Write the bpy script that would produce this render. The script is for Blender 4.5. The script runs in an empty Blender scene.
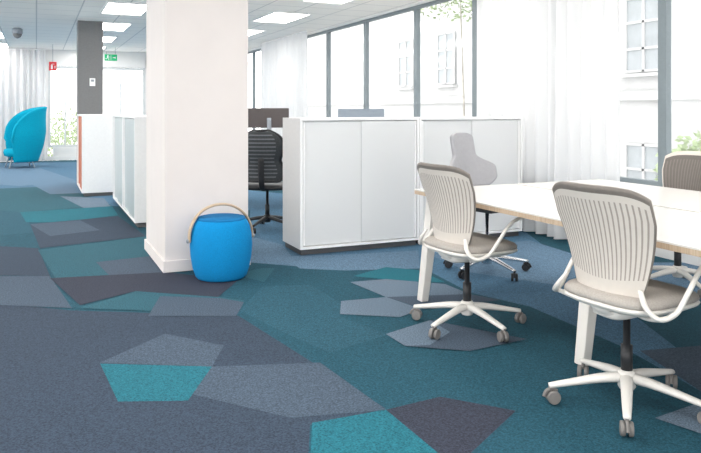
import bpy, math, random
from mathutils import Vector, Matrix
random.seed(4)
scene = bpy.context.scene
COL = scene.collection
pi = math.pi

# ------------------------------------------------------------------ materials
def mat(name, color, rough=0.5, metal=0.0, noise=0.0, nscale=40.0, bump=0.0, bscale=200.0, spec=0.5, emit=None, estr=0.0, subs=0):
    m = bpy.data.materials.new(name); m.use_nodes = True
    nt = m.node_tree; b = nt.nodes["Principled BSDF"]
    c = (color[0], color[1], color[2], 1)
    b.inputs["Base Color"].default_value = c
    b.inputs["Roughness"].default_value = rough
    b.inputs["Metallic"].default_value = metal
    b.inputs["Specular IOR Level"].default_value = spec
    if emit:
        b.inputs["Emission Color"].default_value = (*emit, 1)
        b.inputs["Emission Strength"].default_value = estr
    tc = nt.nodes.new("ShaderNodeTexCoord")
    if noise > 0:
        n = nt.nodes.new("ShaderNodeTexNoise"); n.inputs["Scale"].default_value = nscale
        n.inputs["Detail"].default_value = 3
        r = nt.nodes.new("ShaderNodeValToRGB")
        r.color_ramp.elements[0].position = 0.3; r.color_ramp.elements[1].position = 0.7
        r.color_ramp.elements[0].color = tuple([x*(1-noise) for x in color]) + (1,)
        r.color_ramp.elements[1].color = tuple([min(1, x*(1+noise)) for x in color]) + (1,)
        nt.links.new(tc.outputs["Object"], n.inputs["Vector"])
        nt.links.new(n.outputs["Fac"], r.inputs["Fac"])
        nt.links.new(r.outputs["Color"], b.inputs["Base Color"])
    if bump > 0:
        n2 = nt.nodes.new("ShaderNodeTexNoise"); n2.inputs["Scale"].default_value = bscale
        bp = nt.nodes.new("ShaderNodeBump"); bp.inputs["Strength"].default_value = bump
        bp.inputs["Distance"].default_value = 0.004
        nt.links.new(tc.outputs["Object"], n2.inputs["Vector"])
        nt.links.new(n2.outputs["Fac"], bp.inputs["Height"])
        nt.links.new(bp.outputs["Normal"], b.inputs["Normal"])
    return m

def carpet(name, color):
    return mat(name, color, rough=.95, noise=0.42, nscale=130, bump=0.4, bscale=260, spec=0.25)

def mix_transparent(name, color, fac, rough=0.1, translucent=0.0):
    m = bpy.data.materials.new(name); m.use_nodes = True
    nt = m.node_tree; nt.nodes.clear()
    out = nt.nodes.new("ShaderNodeOutputMaterial")
    tr = nt.nodes.new("ShaderNodeBsdfTransparent")
    mx = nt.nodes.new("ShaderNodeMixShader"); mx.inputs[0].default_value = fac
    nt.links.new(tr.outputs[0], mx.inputs[1])
    if translucent > 0:
        d = nt.nodes.new("ShaderNodeBsdfDiffuse"); d.inputs[0].default_value = (*color, 1)
        t = nt.nodes.new("ShaderNodeBsdfTranslucent"); t.inputs[0].default_value = (*color, 1)
        m2 = nt.nodes.new("ShaderNodeMixShader"); m2.inputs[0].default_value = translucent
        nt.links.new(d.outputs[0], m2.inputs[1]); nt.links.new(t.outputs[0], m2.inputs[2])
        nt.links.new(m2.outputs[0], mx.inputs[2])
    else:
        g = nt.nodes.new("ShaderNodeBsdfGlossy"); g.inputs[0].default_value = (*color, 1)
        g.inputs["Roughness"].default_value = rough
        nt.links.new(g.outputs[0], mx.inputs[2])
    nt.links.new(mx.outputs[0], out.inputs[0])
    return m

M_white = mat("white_lacquer", (0.88, 0.88, 0.88), 0.4, noise=0.02)
M_wall = mat("white_paint", (0.84, 0.83, 0.82), 0.8, noise=0.02, nscale=6, bump=0.05)
M_colm = mat("column_paint", (0.71, 0.66, 0.64), 0.8, noise=0.015, nscale=5, bump=0.05)
M_plastic = mat("white_plastic", (0.74, 0.71, 0.67), 0.38, noise=0.01)
M_rib = mat("rib_plastic", (0.62, 0.57, 0.52), 0.5, noise=0.02)
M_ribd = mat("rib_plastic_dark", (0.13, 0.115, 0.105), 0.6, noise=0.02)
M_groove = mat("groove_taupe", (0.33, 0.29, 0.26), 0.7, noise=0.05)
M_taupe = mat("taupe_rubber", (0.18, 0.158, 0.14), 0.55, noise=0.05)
M_seat = mat("seat_fabric", (0.38, 0.35, 0.32), 0.9, noise=0.1, nscale=150, bump=0.2)
M_caster = mat("caster_grey", (0.19, 0.178, 0.17), 0.45, noise=0.05)
M_black = mat("black_plastic", (0.015, 0.016, 0.019), 0.45, noise=0.1)
M_dgrey = mat("dark_grey", (0.18, 0.18, 0.183), 0.6, noise=0.05)
M_plinth = mat("plinth_grey", (0.10, 0.10, 0.103), 0.6, noise=0.05)
M_frame = mat("window_frame_grey", (0.21, 0.25, 0.27), 0.5, noise=0.03)
M_fwhite = mat("window_frame_white", (0.66, 0.68, 0.69), 0.5, noise=0.03)
M_chrome = mat("polished_aluminium", (0.75, 0.76, 0.78), 0.18, metal=1.0, noise=0.02)
M_table = mat("table_laminate", (0.66, 0.645, 0.62), 0.25, noise=0.01)
M_doorg = mat("frosted_grey_door", (0.46, 0.51, 0.52), 0.3, noise=0.03, nscale=3)
M_terra = mat("terracotta_door", (0.50, 0.13, 0.05), 0.5, noise=0.08, nscale=20)
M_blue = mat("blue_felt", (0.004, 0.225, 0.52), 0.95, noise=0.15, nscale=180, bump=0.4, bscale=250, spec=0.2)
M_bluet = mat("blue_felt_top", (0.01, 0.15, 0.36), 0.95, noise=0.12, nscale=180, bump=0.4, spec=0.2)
M_turq = mat("turquoise_felt", (0.0, 0.34, 0.50), 0.9, noise=0.1, nscale=60, spec=0.2)
M_grey = mat("grey_metal", (0.30, 0.33, 0.37), 0.5, noise=0.03)
M_lum = mat("luminaire_diffuser", (0.9, 0.9, 0.9), 0.6, emit=(1, 0.965, 0.92), estr=12.5)
M_glass = mix_transparent("window_glass", (0.9, 0.95, 1), 0.05)
M_curt = mix_transparent("sheer_curtain", (0.86, 0.865, 0.875), 0.88, translucent=0.38)

def frosted(name, color):
    m = bpy.data.materials.new(name); m.use_nodes = True
    nt = m.node_tree; b = nt.nodes["Principled BSDF"]; out = nt.nodes["Material Output"]
    b.inputs["Base Color"].default_value = (*color, 1); b.inputs["Roughness"].default_value = .2
    tr = nt.nodes.new("ShaderNodeBsdfTransparent"); tr.inputs[0].default_value = (.95, .97, .98, 1)
    mx = nt.nodes.new("ShaderNodeMixShader"); mx.inputs[0].default_value = .58
    nt.links.new(tr.outputs[0], mx.inputs[1]); nt.links.new(b.outputs[0], mx.inputs[2])
    nt.links.new(mx.outputs[0], out.inputs[0])
    return m
M_door = frosted("frosted_door", (0.98, 0.985, 0.99))

def wood_mat(name, c1, c2, sc=(3, 60, 3)):
    m = bpy.data.materials.new(name); m.use_nodes = True
    nt = m.node_tree; b = nt.nodes["Principled BSDF"]
    tc = nt.nodes.new("ShaderNodeTexCoord"); mp = nt.nodes.new("ShaderNodeMapping")
    mp.inputs["Scale"].default_value = sc
    n = nt.nodes.new("ShaderNodeTexNoise"); n.inputs["Scale"].default_value = 3
    r = nt.nodes.new("ShaderNodeValToRGB")
    r.color_ramp.elements[0].color = (*c1, 1); r.color_ramp.elements[1].color = (*c2, 1)
    r.color_ramp.elements[0].position = .35; r.color_ramp.elements[1].position = .65
    nt.links.new(tc.outputs["Object"], mp.inputs[0]); nt.links.new(mp.outputs[0], n.inputs["Vector"])
    nt.links.new(n.outputs["Fac"], r.inputs[0]); nt.links.new(r.outputs[0], b.inputs["Base Color"])
    b.inputs["Roughness"].default_value = .5
    return m
M_wood = wood_mat("birch_wood", (0.42, 0.31, 0.21), (0.52, 0.40, 0.29))

def ceiling_mat():
    m = bpy.data.materials.new("ceiling_tiles"); m.use_nodes = True
    nt = m.node_tree; b = nt.nodes["Principled BSDF"]; b.inputs["Roughness"].default_value = .9
    tc = nt.nodes.new("ShaderNodeTexCoord")
    br = nt.nodes.new("ShaderNodeTexBrick"); br.offset = 0.0; br.squash = 1
    br.inputs["Scale"].default_value = 1.0
    br.inputs["Brick Width"].default_value = 0.6; br.inputs["Row Height"].default_value = 0.6
    br.inputs["Mortar Size"].default_value = 0.010
    br.inputs["Color1"].default_value = (.98, .945, .90, 1); br.inputs["Color2"].default_value = (.97, .935, .89, 1)
    br.inputs["Mortar"].default_value = (.66, .65, .64, 1)
    nt.links.new(tc.outputs["Object"], br.inputs["Vector"]); nt.links.new(br.outputs["Color"], b.inputs["Base Color"])
    return m
M_ceil = ceiling_mat()

# ------------------------------------------------------------------ helpers
def mkobj(name, verts, faces, mats, parent=None, smooth=False, fmats=None):
    me = bpy.data.meshes.new(name)
    me.from_pydata([tuple(v) for v in verts], [], faces)
    if not isinstance(mats, (list, tuple)): mats = [mats]
    for m in mats: me.materials.append(m)
    if fmats:
        for p, i in zip(me.polygons, fmats): p.material_index = i
    if smooth:
        for p in me.polygons: p.use_smooth = True
    me.update()
    o = bpy.data.objects.new(name, me); COL.objects.link(o)
    if parent: o.parent = parent
    return o

def empty(name, loc, rz=0, label=None, cat=None, group=None):
    e = bpy.data.objects.new(name, None); COL.objects.link(e)
    e.empty_display_size = .1
    e.location = loc; e.rotation_euler = (0, 0, rz)
    if label: e["label"] = label
    if cat: e["category"] = cat
    if group: e["group"] = group
    return e

def boxdata(c, s):
    x, y, z = c; a, b, d = s[0]/2, s[1]/2, s[2]/2
    v = [(x-a,y-b,z-d),(x+a,y-b,z-d),(x+a,y+b,z-d),(x-a,y+b,z-d),(x-a,y-b,z+d),(x+a,y-b,z+d),(x+a,y+b,z+d),(x-a,y+b,z+d)]
    f = [(0,3,2,1),(4,5,6,7),(0,1,5,4),(1,2,6,5),(2,3,7,6),(3,0,4,7)]
    return v, f

def boxes(name, lst, m, parent=None, bevel=0.0, fm=None):
    V, F, FM = [], [], []
    for i, (c, s) in enumerate(lst):
        v, f = boxdata(c, s); n = len(V)
        V += v; F += [tuple(k+n for k in q) for q in f]
        FM += [fm[i] if fm else 0]*6
    o = mkobj(name, V, F, m, parent, fmats=FM)
    if bevel > 0:
        b = o.modifiers.new("bevel", "BEVEL"); b.width = bevel; b.segments = 2; b.limit_method = 'ANGLE'
    return o

def box(name, c, s, m, parent=None, bevel=0.0):
    return boxes(name, [(c, s)], m, parent, bevel)

def catmull(pts, n=8):
    P = [Vector(p) for p in pts]; P = [P[0]*2-P[1]] + P + [P[-1]*2-P[-2]]
    out = []
    for i in range(1, len(P)-2):
        for k in range(n):
            t = k/n; a, b, c, d = P[i-1], P[i], P[i+1], P[i+2]
            out.append(0.5*((2*b)+(c-a)*t+(2*a-5*b+4*c-d)*t*t+(3*b-a-3*c+d)*t**3))
    out.append(P[-2]); return out

def sweepdata(pts, ra, rb=None, seg=12, n=8, up=(0,0,1), smoothpath=True, closed_caps=True):
    """ra: half width perpendicular to 'up', rb: half size along 'up'-ish; may be lists along path"""
    if smoothpath: C = catmull(pts, n)
    else: C = [Vector(p) for p in pts]
    L = len(C)
    def val(r, i):
        if isinstance(r, (list, tuple)):
            t = i/(L-1)*(len(r)-1); k = min(int(t), len(r)-2); return r[k]*(1-(t-k))+r[k+1]*(t-k)
        return r
    if rb is None: rb = ra
    V, F = [], []
    up = Vector(up)
    for i, p in enumerate(C):
        T = (C[min(i+1, L-1)]-C[max(i-1, 0)]).normalized()
        S = T.cross(up)
        if S.length < 1e-3: S = T.cross(Vector((0, 1, 0.01)))
        S.normalize(); U = S.cross(T).normalized()
        a, b = val(ra, i), val(rb, i)
        for k in range(seg):
            an = 2*pi*k/seg
            V.append(p + S*math.cos(an)*a + U*math.sin(an)*b)
    for i in range(L-1):
        for k in range(seg):
            k2 = (k+1) % seg
            F.append((i*seg+k, i*seg+k2, (i+1)*seg+k2, (i+1)*seg+k))
    F.append(tuple(reversed(range(seg)))); F.append(tuple((L-1)*seg+k for k in range(seg)))
    return V, F

def sweep(name, pts, ra, rb=None, m=None, parent=None, **kw):
    V, F = sweepdata(pts, ra, rb, **kw)
    return mkobj(name, V, F, m, parent, smooth=True)

def joined(name, parts, m, parent=None, smooth=True):
    V, F = [], []
    for v, f in parts:
        n = len(V); V += list(v); F += [tuple(k+n for k in q) for q in f]
    return mkobj(name, V, F, m, parent, smooth=smooth)

def lathedata(prof, seg=40, c=(0,0,0), axis='z'):
    V, F = [], []
    for r, z in prof:
        for k in range(seg):
            a = 2*pi*k/seg
            if axis == 'z': V.append((c[0]+r*math.cos(a), c[1]+r*math.sin(a), c[2]+z))
            elif axis == 'x': V.append((c[0]+z, c[1]+r*math.cos(a), c[2]+r*math.sin(a)))
    n = len(prof)
    for i in range(n-1):
        for k in range(seg):
            k2 = (k+1) % seg
            F.append((i*seg+k, i*seg+k2, (i+1)*seg+k2, (i+1)*seg+k))
    F.append(tuple(reversed(range(seg)))); F.append(tuple((n-1)*seg+k for k in range(seg)))
    return V, F

def lathe(name, prof, m, parent=None, seg=40, c=(0,0,0), axis='z'):
    V, F = lathedata(prof, seg, c, axis)
    o = mkobj(name, V, F, m, parent, smooth=True)
    return o

def shade_auto(o, ang=40):
    me = o.data
    for p in me.polygons: p.use_smooth = True
    try: me.set_sharp_from_angle(angle=math.radians(ang))
    except Exception: pass

def pad(name, cx, cy, w, d, rings, m, parent, n=3.6, seg=48, fn=None):
    """rings: list of (inset, z)"""
    V, F = [], []
    for ins, z in rings:
        for k in range(seg):
            a = 2*pi*k/seg; ca, sa = math.cos(a), math.sin(a)
            x = (w/2-ins)*math.copysign(abs(ca)**(2/n), ca)
            y = (d/2-ins)*math.copysign(abs(sa)**(2/n), sa)
            zz = z + (fn(x, y) if fn else 0)
            V.append((cx+x, cy+y, zz))
    R = len(rings)
    for i in range(R-1):
        for k in range(seg):
            k2 = (k+1) % seg
            F.append((i*seg+k, i*seg+k2, (i+1)*seg+k2, (i+1)*seg+k))
    F.append(tuple(reversed(range(seg)))); F.append(tuple((R-1)*seg+k for k in range(seg)))
    return mkobj(name, V, F, m, parent, smooth=True)

def gridsurf(name, fn, nu, nv, mats, parent, thick=0.008, fmf=None, offset=0, sub=0):
    V, F, FM = [], [], []
    for j in range(nv+1):
        for i in range(nu+1):
            V.append(fn(i/nu, j/nv))
    for j in range(nv):
        for i in range(nu):
            a = j*(nu+1)+i
            F.append((a, a+1, a+nu+2, a+nu+1)); FM.append(fmf(i, j) if fmf else 0)
    o = mkobj(name, V, F, mats, parent, smooth=True, fmats=FM)
    if thick:
        s = o.modifiers.new("solid", "SOLIDIFY"); s.thickness = thick; s.offset = offset
    if sub:
        s = o.modifiers.new("subd", "SUBSURF"); s.levels = sub; s.render_levels = sub
    return o

def kids(o): return [c for c in bpy.data.objects if c.parent == o]
def copy_thing(root, loc, rz, label=None, base_rot=0):
    r = root.copy(); COL.objects.link(r); r.location = loc; r.rotation_euler = (0, 0, rz)
    if label: r["label"] = label
    def rec(src, dst):
        for c in kids(src):
            if c is dst: continue
            k = c.copy(); COL.objects.link(k); k.parent = dst
            if base_rot and c.name.split('.')[0] in ("leg", "caster", "hub"): k.rotation_euler = (0, 0, base_rot)
            rec(c, k)
    rec(root, r)
    return r

# ------------------------------------------------------------------ camera
HC = 1.25; FPX = 701.0; HOR = 110.0
YAW = math.atan2(314.0, 701.0)
cam_d = bpy.data.cameras.new("camera"); cam = bpy.data.objects.new("camera", cam_d); COL.objects.link(cam)
cam.location = (0, 0, HC); cam.rotation_euler = (pi/2, 0, -YAW)
cam_d.sensor_width = 36; cam_d.lens = 36.0; cam_d.shift_y = -(226.5-HOR)/701.0
cam_d.clip_end = 200
scene.camera = cam
CY, SY = math.cos(YAW), math.sin(YAW)
def G(x, y):
    """survey of the carpet pattern: photo measurement -> metres on the floor plane"""
    z = HC*FPX/(y-HOR); xc = (x-350.5)*z/FPX
    return (xc*CY+z*SY, z*CY-xc*SY)

# ------------------------------------------------------------------ room
XW = 4.85; YB = 18.9; H = 2.75; XL = -6.0; Y0 = -3.0
C = {
 'N': carpet("carpet_slate", (0.036, 0.054, 0.084)),
 'T': carpet("carpet_petrol", (0.015, 0.074, 0.108)),
 'B': carpet("carpet_teal", (0.014, 0.130, 0.172)),
 'M': carpet("carpet_mid_teal", (0.026, 0.100, 0.134)),
 'S': carpet("carpet_grey", (0.062, 0.089, 0.127)),
 'L': carpet("carpet_light_grey", (0.130, 0.180, 0.240)),
 'D': carpet("carpet_denim", (0.070, 0.155, 0.245)),
 'E': carpet("carpet_pale_denim", (0.115, 0.195, 0.285)),
 'P': carpet("carpet_plum", (0.036, 0.042, 0.064)),
 'Q': carpet("carpet_blue_slate", (0.022, 0.086, 0.124)),
}
keys = list(C)
floorV, floorF, floorM = [], [], []
def addpoly(pts, k, conv=True):
    i = len(floorV); z = -0.004 + 0.00012*len(floorF)
    P = [G(*p) if conv else p for p in pts]
    a = sum(P[j][0]*P[(j+1) % len(P)][1]-P[(j+1) % len(P)][0]*P[j][1] for j in range(len(P)))
    if a < 0: P.reverse()
    floorV.extend((max(XL, min(XW+.2, p[0])), max(Y0, min(YB, p[1])), z) for p in P)
    floorF.append(tuple(range(i, i+len(P)))); floorM.append(keys.index(k))
addpoly([(XL, Y0), (XW+.2, Y0), (XW+.2, YB), (XL, YB)], 'T', False)
addpoly([(250,190),(250,252),(300,262),(345,268),(420,266),(470,292),(530,306),(620,345),(700,390),(850,480),(850,190)], 'D')
addpoly([(250,236),(282,244),(300,266),(250,262)], 'E')
addpoly([(282,256),(345,254),(418,250),(420,268),(345,270),(300,268)], 'E')
addpoly([(420,250),(530,240),(600,262),(560,285),(470,272)], 'E')
addpoly([(600,262),(700,262),(760,300),(640,300)], 'E')
addpoly([(640,350),(700,345),(760,400),(760,425),(700,390)], 'S')
addpoly([(240,310),(262,286),(310,284),(340,302),(340,316),(388,334),(330,352),(290,335)], 'Q')
addpoly([(-120,290),(70,310),(238,315),(386,408),(310,424),(285,900),(-900,900)], 'N')
addpoly([(312,422),(386,409),(440,453),(560,560),(300,700)], 'B')
addpoly([(386,409),(440,396),(516,410),(470,453),(455,466)], 'P')
addpoly([(100,362),(165,333),(224,345),(212,366)], 'S')
addpoly([(212,366),(320,362),(386,409),(290,417),(190,393)], 'S')
addpoly([(100,363),(212,366),(188,400),(118,401)], 'B')
addpoly([(-60,160),(250,160),(250,210),(-80,200)], 'D')
addpoly([(-60,166),(40,168),(76,180),(20,186),(-60,180)], 'E')
addpoly([(-40,190),(60,186),(112,205),(20,212),(-60,205)], 'M')
addpoly([(20,178),(95,182),(110,192),(50,194)], 'E')
addpoly([(60,196),(104,198),(112,208),(84,208)], 'L')
addpoly([(-60,208),(20,212),(36,232),(-60,240)], 'Q')
addpoly([(20,212),(112,206),(118,215),(60,222),(26,222)], 'B')
addpoly([(30,224),(118,216),(146,236),(40,248)], 'N')
addpoly([(30,224),(80,220),(100,230),(50,236)], 'S')
addpoly([(-80,242),(38,248),(50,276),(-80,274)], 'N')
addpoly([(38,250),(148,236),(150,262),(168,272),(58,282)], 'M')
addpoly([(96,262),(150,256),(168,272),(110,276)], 'S')
addpoly([(-100,276),(50,276),(72,308),(-110,300)], 'S')
addpoly([(50,278),(165,272),(238,280),(218,297),(135,291),(80,305)], 'P')
addpoly([(78,308),(136,291),(220,297),(244,300),(236,314)], 'M')
addpoly([(148,316),(160,296),(220,298),(244,302),(236,316)], 'S')
addpoly([(235,274),(262,268),(275,268),(264,282)], 'M')
addpoly([(353,276),(386,267),(418,270),(445,282),(400,281)], 'B')
addpoly([(350,282),(386,279),(445,284),(470,294),(386,297)], 'L')
addpoly([(341,301),(386,297),(422,309),(400,317),(340,314)], 'L')
addpoly([(386,297),(470,294),(500,300),(424,309)], 'S')
addpoly([(386,334),(430,320),(527,339),(470,351),(405,346)], 'S')
addpoly([(386,334),(430,320),(450,332),(430,345),(405,346)], 'L')
addpoly([(655,418),(701,402),(790,412),(720,440)], 'L')
floor = mkobj("floor", floorV, floorF, [C[k] for k in keys], fmats=floorM)
floor["kind"] = "structure"

def struct(o): o["kind"] = "structure"; return o
struct(box("ceiling", ((XL+XW)/2, (Y0+YB)/2, H+.05), (XW-XL+.4, YB-Y0+.4, .1), M_ceil))
# window wall
struct(boxes("wall_right", [((XW+.1, (Y0+YB)/2, .27), (.2, YB-Y0, .56)), ((XW+.1, (Y0+YB)/2, H-.015), (.2, YB-Y0, .03))], M_wall))
struct(box("trim_1", (XW-.06, (Y0+YB)/2, .575), (.30, YB-Y0, .03), M_white))
ys = [-3.0, -1.4, .1, 1.6, 3.0, 4.38, 5.8, 7.2, 8.66, 10.33, 11.95, 13.5, 15.1, 16.8, 18.9]
for i in range(len(ys)-1):
    a, b = ys[i], ys[i+1]; z0, z1 = .59, H-.03
    w = boxes("window_%d" % (i+1), [((XW+.06, a+.022, (z0+z1)/2), (.06, .044, z1-z0)), ((XW+.06, b-.022, (z0+z1)/2), (.06, .044, z1-z0)),
        ((XW+.06, (a+b)/2, z0+.022), (.06, b-a-.088, .044)), ((XW+.06, (a+b)/2, z1-.022), (.06, b-a-.088, .044))], M_frame)
    struct(w)
    g = box("glass_pane", (XW+.06, (a+b)/2, (z0+z1)/2), (.008, b-a-.088, z1-z0-.088), M_glass, parent=w)
# far wall
zf = YB
struct(boxes("wall_back", [((-2.87, zf+.1, H/2), (6.26, .2, H)), ((1.48, zf+.1, .16), (.12+2.1, .2, .32)),
     ((1.45, zf+.1, 2.55), (2.4, .2, .4)), ((1.2, zf+.1, 1.33), (.3, .2, 2.05)), ((3.75, zf+.1, H/2), (2.3, .2, H))], M_wall))
for i, (a, b) in enumerate([(.26, 1.05), (1.35, 2.6)]):
    w = boxes("window_%d" % (20+i), [((a+.03, zf+.08, 1.33), (.06, .08, 2.03)), ((b-.03, zf+.08, 1.33), (.06, .08, 2.03)),
        (((a+b)/2, zf+.08, .35), (b-a-.12, .08, .06)), (((a+b)/2, zf+.08, 2.31), (b-a-.12, .08, .06)), (((a+b)/2, zf+.08, 1.3), (.04, .06, 1.9))], M_fwhite)
    struct(w)
    box("glass_pane", ((a+b)/2, zf+.08, 1.33), (b-a-.12, .006, 1.9), M_glass, parent=w)
struct(boxes("baseboard_back", [((-.6, zf-.012, .05), (10.7, .024, .1))], M_white))

# columns
cx0, cx1, cy0, cy1 = .90, 1.56, 5.50, 6.5
c = box("column", ((cx0+cx1)/2, (cy0+cy1)/2, H/2), (cx1-cx0, cy1-cy0, H), M_colm, bevel=.006)
struct(c); c["label"] = "thick white painted structural column"; c["category"] = "column"
struct(box("baseboard_column", ((cx0+cx1)/2, (cy0+cy1)/2, .045), (cx1-cx0+.03, cy1-cy0+.03, .09), M_colm, bevel=.004))
c = box("column", (.83, 12.75, H/2), (.40, .36, H), M_dgrey, bevel=.01)
struct(c); c["label"] = "slim dark grey structural column"; c["category"] = "column"
wp = empty("thermostat", (.86, 12.57, 1.72), 0, "small white thermostat mounted on the dark grey column", "thermostat")
box("housing", (0, -.012, 0), (.09, .024, .13), M_white, wp, bevel=.004)
box("display", (0, -.0255, .025), (.05, .003, .035), M_grey, wp)

# ceiling luminaires
for X in (-3.3, -0.9, 1.2, 3.6):
    for Y in (-1.2, 1.2, 3.6, 6.0, 8.4, 10.8, 13.2, 15.6, 18.0):
        e = empty("ceiling_light", (X, Y, H), 0, "flush rectangular white ceiling light panel", "ceiling light", "recessed ceiling light panels")
        boxes("light_frame", [((-.295, 0, -.008), (.02, 1.18, .02)), ((.295, 0, -.008), (.02, 1.18, .02)), ((0, -.585, -.008), (.57, .02, .02)), ((0, .585, -.008), (.57, .02, .02))], M_white, e)
        box("diffuser", (0, 0, -.006), (.565, 1.145, .008), M_lum, e)

# ------------------------------------------------------------------ curtains
def curtain(x, y0, y1, z0, z1, label, along='y', amp=.06, per=.15):
    L = y1-y0; n = int(L/per*12)
    V, F = [], []
    rows = 8
    for j in range(rows+1):
        t = j/rows
        for i in range(n+1):
            s = i/n*L
            off = amp*(1-.35*t)*(math.sin(2*pi*s/per+1.3*math.sin(s*3.1)+.6*math.sin(s*7.7))+.45*math.sin(2*pi*s/per*.37+t*1.5))
            z = z0+(z1-z0)*t
            V.append((x+off, y0+s, z) if along == 'y' else (y0+s, x+off, z))
    for j in range(rows):
        for i in range(n):
            a = j*(n+1)+i; F.append((a, a+1, a+n+2, a+n+1))
    e = empty("curtain", ((x, (y0+y1)/2, 0) if along == 'y' else ((y0+y1)/2, x, 0)), 0, label, "curtain")
    lx, ly = e.location.x, e.location.y
    V = [(v[0]-lx, v[1]-ly, v[2]) for v in V]
    mkobj("fabric", V, F, M_curt, e, smooth=True)
    if along == 'y': box("curtain_rail", (0, 0, z1+.01), (.03, L+.1, .025), M_white, e)
    else: box("curtain_rail", (0, 0, z1+.01), (L+.1, .03, .025), M_white, e)
    return e
curtain(4.58, 4.60, 6.75, .02, H-.04, "sheer white floor-length curtain hanging at the tall windows")
curtain(4.58, 12.3, 15.0, .02, H-.04, "sheer white curtain gathered at the distant windows")
curtain(4.58, 1.2, 2.4, .02, H-.04, "sheer white curtain gathered beside the window")
curtain(YB-.22, -4.2, .2, .02, H-.04, "white curtain covering the end wall behind the lounge chair", along='x')
curtain(YB-.22, 2.7, 4.2, .02, H-.04, "sheer white curtain in the far corner", along='x')

# ------------------------------------------------------------------ cabinets
def cabinet(name, x, y, w, d, h, rz, label, dmat, group):
    """x,y = front-left corner (front faces local -y)"""
    e = empty(name, (x, y, 0), rz, label, "cabinet", group)
    t = .022; pz = .05
    box("plinth", (w/2, d/2+.01, pz/2), (w-.04, d-.05, pz), M_plinth, e)
    boxes("body", [((t/2, d/2, (h+pz)/2), (t, d, h-pz)), ((w-t/2, d/2, (h+pz)/2), (t, d, h-pz)),
        ((w/2, d/2, h-t/2), (w-2*t, d, t)), ((w/2, d/2, pz+t/2), (w-2*t, d, t)), ((w/2, d-t/2, (h+pz)/2), (w-2*t, t, h-pz-2*t)),
        ((w/2, d/2+.01, .43), (w-2*t, d-.07, .03)), ((w/2, d/2+.01, .80), (w-2*t, d-.07, .03))], M_white, e, bevel=.002)
    dz0, dz1 = pz+t+.006, h-t-.006
    hw = (w-2*t)/2
    for k in range(2):
        x0 = t+.003+k*(hw-.006); x1 = x0+hw
        yy = .014+.014*(1-k)
        dd = box("door", ((x0+x1)/2, yy, (dz0+dz1)/2), (x1-x0-.002, .008, dz1-dz0), dmat, e, bevel=.001)
        hx = x0+.015 if k == 0 else x1-.015
        box("handle", (hx, yy-.008, (dz0+dz1)/2), (.018, .010, dz1-dz0-.01), M_white, dd, bevel=.002)
    return e
cabinet("storage_cabinet", 2.06, 5.65, 1.168, .47, 1.18, 0, "white low cabinet with frosted sliding doors, beside the dark swivel chair", M_door, "white cabinets dividing the office")
cabinet("storage_cabinet", 3.232, 5.65, 1.168, .47, 1.18, 0, "white low cabinet with frosted sliding doors, beside the window curtain", M_door, "white cabinets dividing the office")
cabinet("storage_cabinet", .95, 10.05, 1.168, .46, 1.18, -pi/2, "white low cabinet with greyish frosted doors", M_doorg, "white cabinets along the aisle")
cabinet("storage_cabinet", .95, 8.88, 1.168, .46, 1.18, -pi/2, "white low cabinet with greyish frosted doors near the column", M_doorg, "white cabinets along the aisle")
cabinet("storage_cabinet", .596, 12.15, 1.36, .46, 1.18, -pi/2, "white low cabinet with terracotta sliding doors", M_terra, "white cabinets along the aisle")

# ------------------------------------------------------------------ pouf
p = empty("pouf", (1.262, 5.185, 0), math.radians(4), "bright blue felt barrel pouf with bentwood carrying handle, beside the column", "pouf")
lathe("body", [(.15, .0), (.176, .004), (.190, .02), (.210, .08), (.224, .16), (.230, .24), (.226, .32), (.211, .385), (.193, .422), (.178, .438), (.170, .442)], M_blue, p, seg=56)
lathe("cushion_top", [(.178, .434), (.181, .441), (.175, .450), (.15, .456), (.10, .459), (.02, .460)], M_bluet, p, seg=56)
hp = []
for k in range(17):
    a = pi*k/16; hp.append((-.243*math.cos(a), .02*math.sin(a), .28+.262*math.sin(a)**.85))
sweep("handle", hp, .010, .022, M_wood, p, up=(0, 1, 0), n=3)
for s in (-1, 1):
    lathe("rivet", [(.014, -.006), (.016, 0), (.012, .008), (.004, .010)] if s > 0 else [(.004, -.010), (.012, -.008), (.016, 0), (.014, .006)], M_grey, p, seg=16, c=(s*.254, 0, .29), axis='x')

# ------------------------------------------------------------------ table
TX0, TX1, TY0, TY1, TZ = 2.27, 3.87, -1.6, 4.04, .73
t = empty("conference_table", (TX0, TY1, 0), 0, "long white table with birch plywood edge and slanted white legs", "table")
W = TX1-TX0; Ln = TY1-TY0
for k, (a, b) in enumerate([(0, W/2-.012), (W/2+.012, W)]):
    box("tabletop", ((a+b)/2, -Ln/2, TZ-.004), (b-a, Ln, .008), M_table, t, bevel=.001)
    box("edge_board", ((a+b)/2, -Ln/2, TZ-.020), (b-a-.002, Ln-.002, .024), M_wood, t)
boxes("support_rail", [((W*.25, -Ln/2, TZ-.055), (.05, Ln-.3, .045)), ((W*.75, -Ln/2, TZ-.055), (.05, Ln-.3, .045))] + [((W/2, y, TZ-.055), (W-.4, .05, .045)) for y in (-.12, -1.4, -2.9)], M_plastic, t)
box("cable_hatch", (W/2, -.75, TZ+.003), (.10, .32, .008), M_wood, t, bevel=.002)
box("cable_hatch", (W/2, -2.1, TZ+.003), (.10, .32, .008), M_wood, t, bevel=.002)
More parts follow.
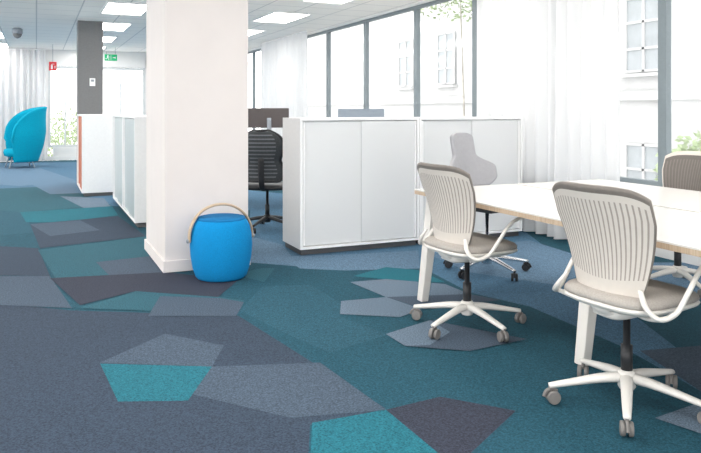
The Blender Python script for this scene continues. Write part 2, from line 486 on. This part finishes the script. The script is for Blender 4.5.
def slab_leg(xb, xt, y):
    V = []
    for (x, z, hw, hd) in ((xb, 0, .026, .032), (xt, TZ-.032, .036, .042)):
        V += [(x-hw, y-hd, z), (x+hw, y-hd, z), (x+hw, y+hd, z), (x-hw, y+hd, z)]
    o = mkobj("leg", V, [(3,2,1,0), (4,5,6,7), (0,1,5,4), (1,2,6,5), (2,3,7,6), (3,0,4,7)], M_plastic, t)
    b = o.modifiers.new("bevel", "BEVEL"); b.width = .006; b.segments = 3
slab_leg(.04, .13, -.04); slab_leg(W-.10, W-.19, -.04)
slab_leg(.18, .27, -1.36); slab_leg(W-.16, W-.25, -1.36)
slab_leg(.18, .27, -3.1); slab_leg(W-.16, W-.25, -3.1)

# ------------------------------------------------------------------ office chairs
def star_base(e, R, m_leg, m_cast, m_col, z_hub=.115, z_col=.40, a0=0.3, thick=.024):
    lathe("hub", [(.03, z_hub-.045), (.036, z_hub-.035), (.038, z_hub+.02), (.030, z_hub+.035)], m_leg, e, seg=24)
    lathe("gas_lift", [(.024, z_hub+.02), (.024, z_hub+.14), (.015, z_hub+.141), (.015, z_col)], m_col, e, seg=20)
    for k in range(5):
        a = a0+2*pi*k/5; ca, sa = math.cos(a), math.sin(a)
        P = [(.02*ca, .02*sa, z_hub+.004), (R*.35*ca, R*.35*sa, z_hub-.004), (R*.75*ca, R*.75*sa, z_hub-.026), (R*ca, R*sa, z_hub-.040)]
        sweep("leg", P, [thick*1.15, thick, thick*.8, thick*.62], [.022, .019, .014, .011], m_leg, e, n=4, seg=10)
        b = a+random.choice([.9, 1.3, -1.0, 1.7]); R2 = R-.005
        parts = []
        M = Matrix.Translation((R2*ca, R2*sa, 0)) @ Matrix.Rotation(b, 4, 'Z')
        for s in (-1, 1):
            v, f = lathedata([(.014, -.009), (.026, -.009), (.0285, -.005), (.0285, .005), (.026, .009), (.012, .010)], 20, (s*.015, .012, .0285), 'x')
            parts.append(([M @ Vector(q) for q in v], f))
        v, f = sweepdata([(0, -.028, .03), (0, -.018, .052), (0, .006, .062), (0, .030, .052)], .007, .007, seg=8, n=3)
        parts.append(([M @ Vector(q) for q in v], f))
        v, f = lathedata([(.008, .055), (.008, z_hub-.042)], 10)
        parts.append(([Matrix.Translation((R2*ca, R2*sa, 0)) @ Vector(q) for q in v], f))
        o = joined("caster", parts, m_cast, e); shade_auto(o)

def flex_chair(loc, rz, label):
    e = empty("office_chair", loc, rz, label, "chair", "white swivel chairs at the table")
    star_base(e, .325, M_plastic, M_caster, M_black, a0=0.0, z_col=.41)
    pad("seat_mechanism", 0, -.02, .17, .26, [(.03, .385), (.0, .40), (.0, .43), (.02, .445)], M_plastic, e)
    pad("seat_pan", 0, .02, .475, .455, [(.09, .425), (.03, .437), (.004, .452), (0, .462), (.008, .468)], M_plastic, e, fn=lambda x, y: -.35*max(0, y-.12)**1.6)
    pad("seat", 0, .02, .47, .45, [(.01, .464), (.0, .474), (.002, .487), (.012, .498), (.035, .505), (.10, .507), (.18, .503)], M_seat, e,
        fn=lambda x, y: -.35*max(0, y-.12)**1.6)
    NR = 21; nu = NR*3+6+1; nv = 32
    def hw(v): return .160+.088*min(1, v/.75)**.8
    def rib(i): return 3 <= i < nu-3 and (i-3) % 3 == 0
    def fn(u, v):
        s = 2*u-1
        zt = .948-.045*abs(s)**5; zb = .468+.035*abs(s)**2
        z = zb+(zt-zb)*v
        x = s*hw(v)
        y = -.155-.105*v**1.3+.085*s*s*(.5+.5*v)+.018*math.sin(pi*v)
        return (x, y, z)
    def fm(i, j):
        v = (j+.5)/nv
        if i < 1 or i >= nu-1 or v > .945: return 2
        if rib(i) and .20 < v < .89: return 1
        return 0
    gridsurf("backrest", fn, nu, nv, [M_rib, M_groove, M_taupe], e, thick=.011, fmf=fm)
    sweep("back_support", [(0, -.06, .405), (0, -.13, .41), (0, -.172, .44), (0, -.178, .50)], [.05, .05, .045, .03], [.014, .014, .010, .006], M_plastic, e, up=(0, .3, 1))
    for s in (-1, 1):
        P = [(s*.185, -.155, .545), (s*.222, -.170, .488), (s*.262, -.145, .450), (s*.286, -.08, .468), (s*.294, -.02, .535), (s*.296, .04, .605), (s*.293, .105, .646), (s*.288, .19, .660), (s*.281, .29, .660)]
        sweep("armrest", P, [.010, .013, .014, .012, .011, .011, .014, .022, .020], [.007, .010, .011, .010, .009, .009, .008, .008, .007], M_plastic, e, n=5)
        sweep("arm_bracket", [(s*.08, -.05, .415), (s*.18, -.09, .422), (s*.268, -.13, .448)], .016, .009, M_plastic, e, n=4)
    return e
A = flex_chair((2.27, 3.42, 0), math.radians(-86), "white swivel chair with ribbed back and grey seat beside the table")
B = copy_thing(A, (2.285, 2.235, 0), math.radians(-84), "white swivel chair with ribbed back, drawn in close to the table", .36)
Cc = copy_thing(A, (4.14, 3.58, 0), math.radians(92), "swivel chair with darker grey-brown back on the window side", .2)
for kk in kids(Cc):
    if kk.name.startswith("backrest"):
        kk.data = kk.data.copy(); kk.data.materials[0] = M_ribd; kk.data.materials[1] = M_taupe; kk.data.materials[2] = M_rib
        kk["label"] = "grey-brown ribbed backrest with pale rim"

# wing-backed chair at the table end, facing -y
d = empty("saddle_chair", (3.17, 4.50, 0), math.radians(180+14), "light grey saddle chair with winged back and black casters", "chair")
star_base(d, .33, M_chrome, M_black, M_chrome, a0=.1, z_col=.5)
M_lgrey = mat("light_grey_leather", (0.34, 0.34, 0.36), 0.5, noise=0.03)
pad("seat", 0, .02, .46, .44, [(.10, .50), (.03, .51), (.0, .535), (.01, .565), (.05, .578), (.12, .58)], M_lgrey, d, n=2.6, fn=lambda x, y: .5*x*x-.6*max(0, y-.08)**1.5)
box("seat_mechanism", (0, -.02, .485), (.14, .24, .04), M_black, d, bevel=.01)
def wfn(u, v):
    s = 2*u-1
    g = .5-.5*math.cos(pi*min(1, max(0, (v-.36)/.24)))
    hw = .265*(1-g)+.125*g
    if v < .20: hw *= .72+.28*math.sin(pi/2*v/.20)
    if v > .88: hw *= (max(.12, 1-((v-.88)/.125)**3))**.5
    z = .64+.43*v
    y = -.20-.09*v+.10*abs(s)**2*(hw/.265)**2
    return (s*hw, y, z)
gridsurf("backrest", wfn, 20, 26, [M_lgrey], d, thick=.035, sub=1)
sweep("back_stem", [(0, -.08, .49), (0, -.20, .50), (0, -.27, .60), (0, -.28, .78)], .022, .012, M_black, d)

# dark mesh chair behind the column
k = empty("mesh_chair", (2.22, 7.10, 0), math.radians(-30), "black mesh-back swivel chair beside the white cabinet", "chair")
star_base(k, .32, M_black, M_black, M_black, a0=.7, z_col=.42)
pad("seat", 0, 0, .50, .46, [(.06, .42), (.0, .435), (.0, .46), (.02, .48), (.10, .485)], M_black, k)
M_mesh = mat("dark_mesh", (0.04, 0.045, 0.05), 0.7, noise=0.3, nscale=120)
M_slat = mat("slat_grey", (0.15, 0.165, 0.18), 0.7, noise=0.1)
def kf(u, v):
    s = 2*u-1
    w = .23-.045*math.exp(-((v-.42)/.13)**2)
    if v > .72: w *= math.sqrt(max(.12, 1-((v-.72)/.30)**2))
    if v < .15: w *= .75+.25*v/.15
    return (s*w, -.24-.08*v+.05*s*s+.02*math.sin(2*pi*v), .52+.52*v)
gridsurf("back_mesh", kf, 12, 40, [M_mesh, M_slat], k, thick=.006, fmf=lambda i, j: 1 if (j % 3 == 0 and 1 < i < 10) else 0)
rim = [kf(0, v/12) for v in range(13)]+[kf(u/6, 1) for u in range(1, 6)]+[kf(1, 1-v/12) for v in range(13)]+[kf(1-u/6, 0) for u in range(1, 7)]
sweep("back_frame", rim, .013, .013, M_black, k, n=2, seg=8)
sweep("back_support", [(0, -.05, .42), (0, -.22, .44), (0, -.28, .56), (0, -.30, .76)], .03, .012, M_black, k)
for s in (-1, 1):
    sweep("armrest", [(s*.2, -.05, .44), (s*.29, -.05, .46), (s*.30, -.05, .62), (s*.30, .0, .66), (s*.30, .14, .66)], [.014, .014, .014, .03, .03], .012, M_black, k)

# ------------------------------------------------------------------ desks behind the cabinets
def desk(x, y, w, dp, label):
    e = empty("desk", (x, y, 0), 0, label, "desk", "workstations behind the cabinets")
    box("desktop", (0, 0, .72), (w, dp, .025), M_white, e, bevel=.003)
    for sx in (-1, 1):
        for sy in (-1, 1):
            box("leg", (sx*(w/2-.06), sy*(dp/2-.06), .354), (.05, .05, .707), M_plastic, e, bevel=.004)
    return e
def monitor(x, y, rz, w, top, m, label, hh=.34):
    e = empty("monitor", (x, y, .7325), rz, label, "monitor")
    zt = top-.7325
    boxes("housing", [((0, 0, zt-hh/2), (w, .03, hh))], m, e, bevel=.006)
    box("screen", (0, -.0165, zt-hh/2), (w-.03, .004, hh-.03), M_black, e)
    sweep("stand", [(0, .03, .005), (0, .04, .12), (0, .02, zt-hh/2)], .03, .010, M_grey, e)
    pad("foot", 0, .03, .26, .18, [(.004, 0), (0, .004), (.004, .010)], M_grey, e)
desk(3.5, 7.45, 1.6, .8, "white desk behind the low cabinets")
desk(3.0, 8.9, 1.6, .8, "white desk further behind the low cabinets")
M_mgrey = mat("monitor_grey_blue", (0.28, 0.33, 0.39), .5, noise=.03)
M_mdark = mat("monitor_dark", (0.09, 0.075, 0.075), .5, noise=.03)
monitor(3.50, 7.5, pi, .60, 1.265, M_mgrey, "grey-blue monitor turned away, standing on the white desk")
monitor(2.80, 8.9, pi, .56, 1.275, M_mdark, "dark monitor turned away, standing on a white desk", .26)

# ------------------------------------------------------------------ lounge chair
q = empty("lounge_chair", (-.36, 16.9, 0), math.radians(100), "turquoise felt high-backed cocoon lounge chair in front of the curtain", "armchair")
AM = math.radians(112)
def lf(u, v):
    a = (2*u-1)*AM
    ht = .62+.70*math.sqrt(max(0, 1-(abs(a)/AM)**3))
    z = .14+(ht-.14)*v
    r = .36+.17*math.sin(min(1, (z-.1)/.75)*pi/2)-.03*max(0, z-.8)
    th = -pi/2+a
    r2 = r+.04*v**10
    return (r2*math.cos(th), r2*math.sin(th), z)
gridsurf("shell", lf, 48, 20, [M_turq], q, thick=.05)
lathe("seat_cushion", [(.26, .24), (.33, .26), (.35, .34), (.33, .40), (.26, .42), (.02, .42)], M_turq, q, seg=32, c=(0, -.05, 0))
for sx in (-1, 1):
    for sy in (-1, 1):
        sweep("leg", [(sx*.27, sy*.25-.03, 0), (sx*.20, sy*.18-.03, .24)], .014, .014, M_grey, q, n=2, seg=8)

# ------------------------------------------------------------------ signs
M_red = mat("sign_red", (0.75, 0.02, 0.03), .5, noise=.02)
M_green = mat("sign_green", (0.0, 0.36, 0.13), .5, noise=.02, emit=(0.0, .5, .2), estr=.3)
M_sw = mat("sign_white", (.9, .9, .9), .5, noise=.01)
s = empty("exit_sign", (1.62, 17.6, 2.50), 0, "green emergency exit sign hanging from the ceiling", "sign")
box("housing", (0, 0, 0), (.28, .03, .15), M_green, s, bevel=.003)
boxes("pictogram", [((-.07, -.0165, .045), (.028, .003, .028)), ((-.075, -.0165, .008), (.033, .003, .045)), ((-.105, -.0165, -.030), (.045, .003, .016)), ((-.05, -.0165, -.038), (.018, .003, .04)),
     ((-.045, -.0165, .012), (.036, .003, .013)), ((.0, -.0165, 0), (.012, .003, .11)), ((.070, -.0165, 0), (.06, .003, .02)), ((.095, -.0165, 0), (.02, .003, .045))], M_sw, s)
boxes("hanger", [((-.1, 0, .16), (.008, .008, .18)), ((.1, 0, .16), (.008, .008, .18))], M_grey, s)
s = empty("fire_sign", (.34, 17.4, 2.25), 0, "red fire extinguisher sign hanging from the ceiling", "sign")
box("panel", (0, 0, 0), (.16, .02, .20), M_red, s, bevel=.002)
boxes("pictogram", [((-.02, -.0115, -.02), (.04, .003, .09)), ((-.02, -.0115, .04), (.02, .003, .02)), ((.01, -.0115, .05), (.05, .003, .01)), ((.045, -.0115, -.02), (.015, .003, .06))], M_sw, s)
box("hanger", (0, 0, .30), (.01, .01, .40), M_grey, s)
s = empty("ceiling_camera", (-.32, 14.2, H), 0, "small dome camera fixed to the ceiling", "camera")
lathe("mount", [(.05, -.12), (.09, -.10), (.09, -.02), (.06, 0)], M_grey, s, seg=20)
lathe("dome", [(.01, -.19), (.05, -.17), (.075, -.13), (.078, -.10)], M_dgrey, s, seg=20)

# ------------------------------------------------------------------ outside
M_fac = mat("render_facade", (.52, .525, .525), .9, noise=.05, nscale=2)
M_owin = mat("outside_window", (.34, .37, .39), .4, noise=.1, nscale=3)
bld = empty("neighbouring_building", (13.5, 14, -4), 0, "pale rendered building with rows of white sash windows", "building")
bx = [((.5, 0, 8), (1, 60, 16)), ((-.08, 0, 5.6), (.16, 60, .22)), ((-.10, 0, 10.2), (.2, 60, .3))]
boxes("facade", bx, M_fac, bld)
for row in (2.6, 6.2):
    for kk in range(-5, 7):
        yy = 6.6+kk*3.0-14
        w = boxes("window", [((-.03, yy, row+.9), (.05, 1.1, 1.75))] +
              [((-.07, yy+dx, row+.9), (.05, .07, 1.85)) for dx in (-.56, 0, .56)] +
              [((-.07, yy, row+dz), (.05, 1.05, .06)) for dz in (0, .55, 1.2, 1.8)] + [((-.12, yy, row-.1), (.2, 1.4, .08))],
              [M_owin, M_fac], bld, fm=[0]+[1]*8)
M_gr = mat("outside_ground", (.45, .45, .43), .9, noise=.1, nscale=2)
o = mkobj("street_ground", [(5.2, -20, -4.01), (60, -20, -4.01), (60, 70, -4.01), (5.2, 70, -4.01)], [(0, 1, 2, 3)], M_gr); o["kind"] = "structure"
M_leaf = mat("leaf_green", (.33, .41, .24), .7, noise=.3, nscale=5)
M_bark = mat("bark", (.4, .38, .34), .9, noise=.3, nscale=10)
def tree(x, y, zb, h, r, n=2600):
    e = empty("tree", (x, y, zb), 0, "leafy green tree outside the windows", "tree", "trees outside")
    sweep("trunk", [(0, 0, 0), (.1, .05, h*.4), (0, .1, h*.8)], [.06, .035, .02], None, M_bark, e, seg=8)
    V, F = [], []
    for i in range(n):
        a = Vector((random.gauss(0, 1), random.gauss(0, 1), random.gauss(0, 1))).normalized()*r*random.random()**.4
        c0 = Vector((0, 0, h*.86))+Vector((a.x, a.y, a.z*.6))
        u = Vector((random.gauss(0, 1), random.gauss(0, 1), random.gauss(0, 1))).normalized()*.07
        w = u.orthogonal().normalized()*.05
        n0 = len(V); V += [c0-u, c0+w, c0+u, c0-w]; F.append((n0, n0+1, n0+2, n0+3))
    o = mkobj("foliage", V, F, M_leaf, e); o["kind"] = "stuff"
tree(10.8, 8.3, -4, 4.9, 1.2, 1800)
tree(10.6, 16.2, -4, 10.4, 2.1, 2200)
tree(1.2, 26.0, -4, 4.9, 1.8, 1500)

# ------------------------------------------------------------------ light
w = bpy.data.worlds.new("world"); scene.world = w; w.use_nodes = True
bg = w.node_tree.nodes["Background"]; bg.inputs[0].default_value = (1.0, .99, .98, 1); bg.inputs[1].default_value = 3.1
scene.view_settings.view_transform = 'Standard'
scene.view_settings.look = 'None'
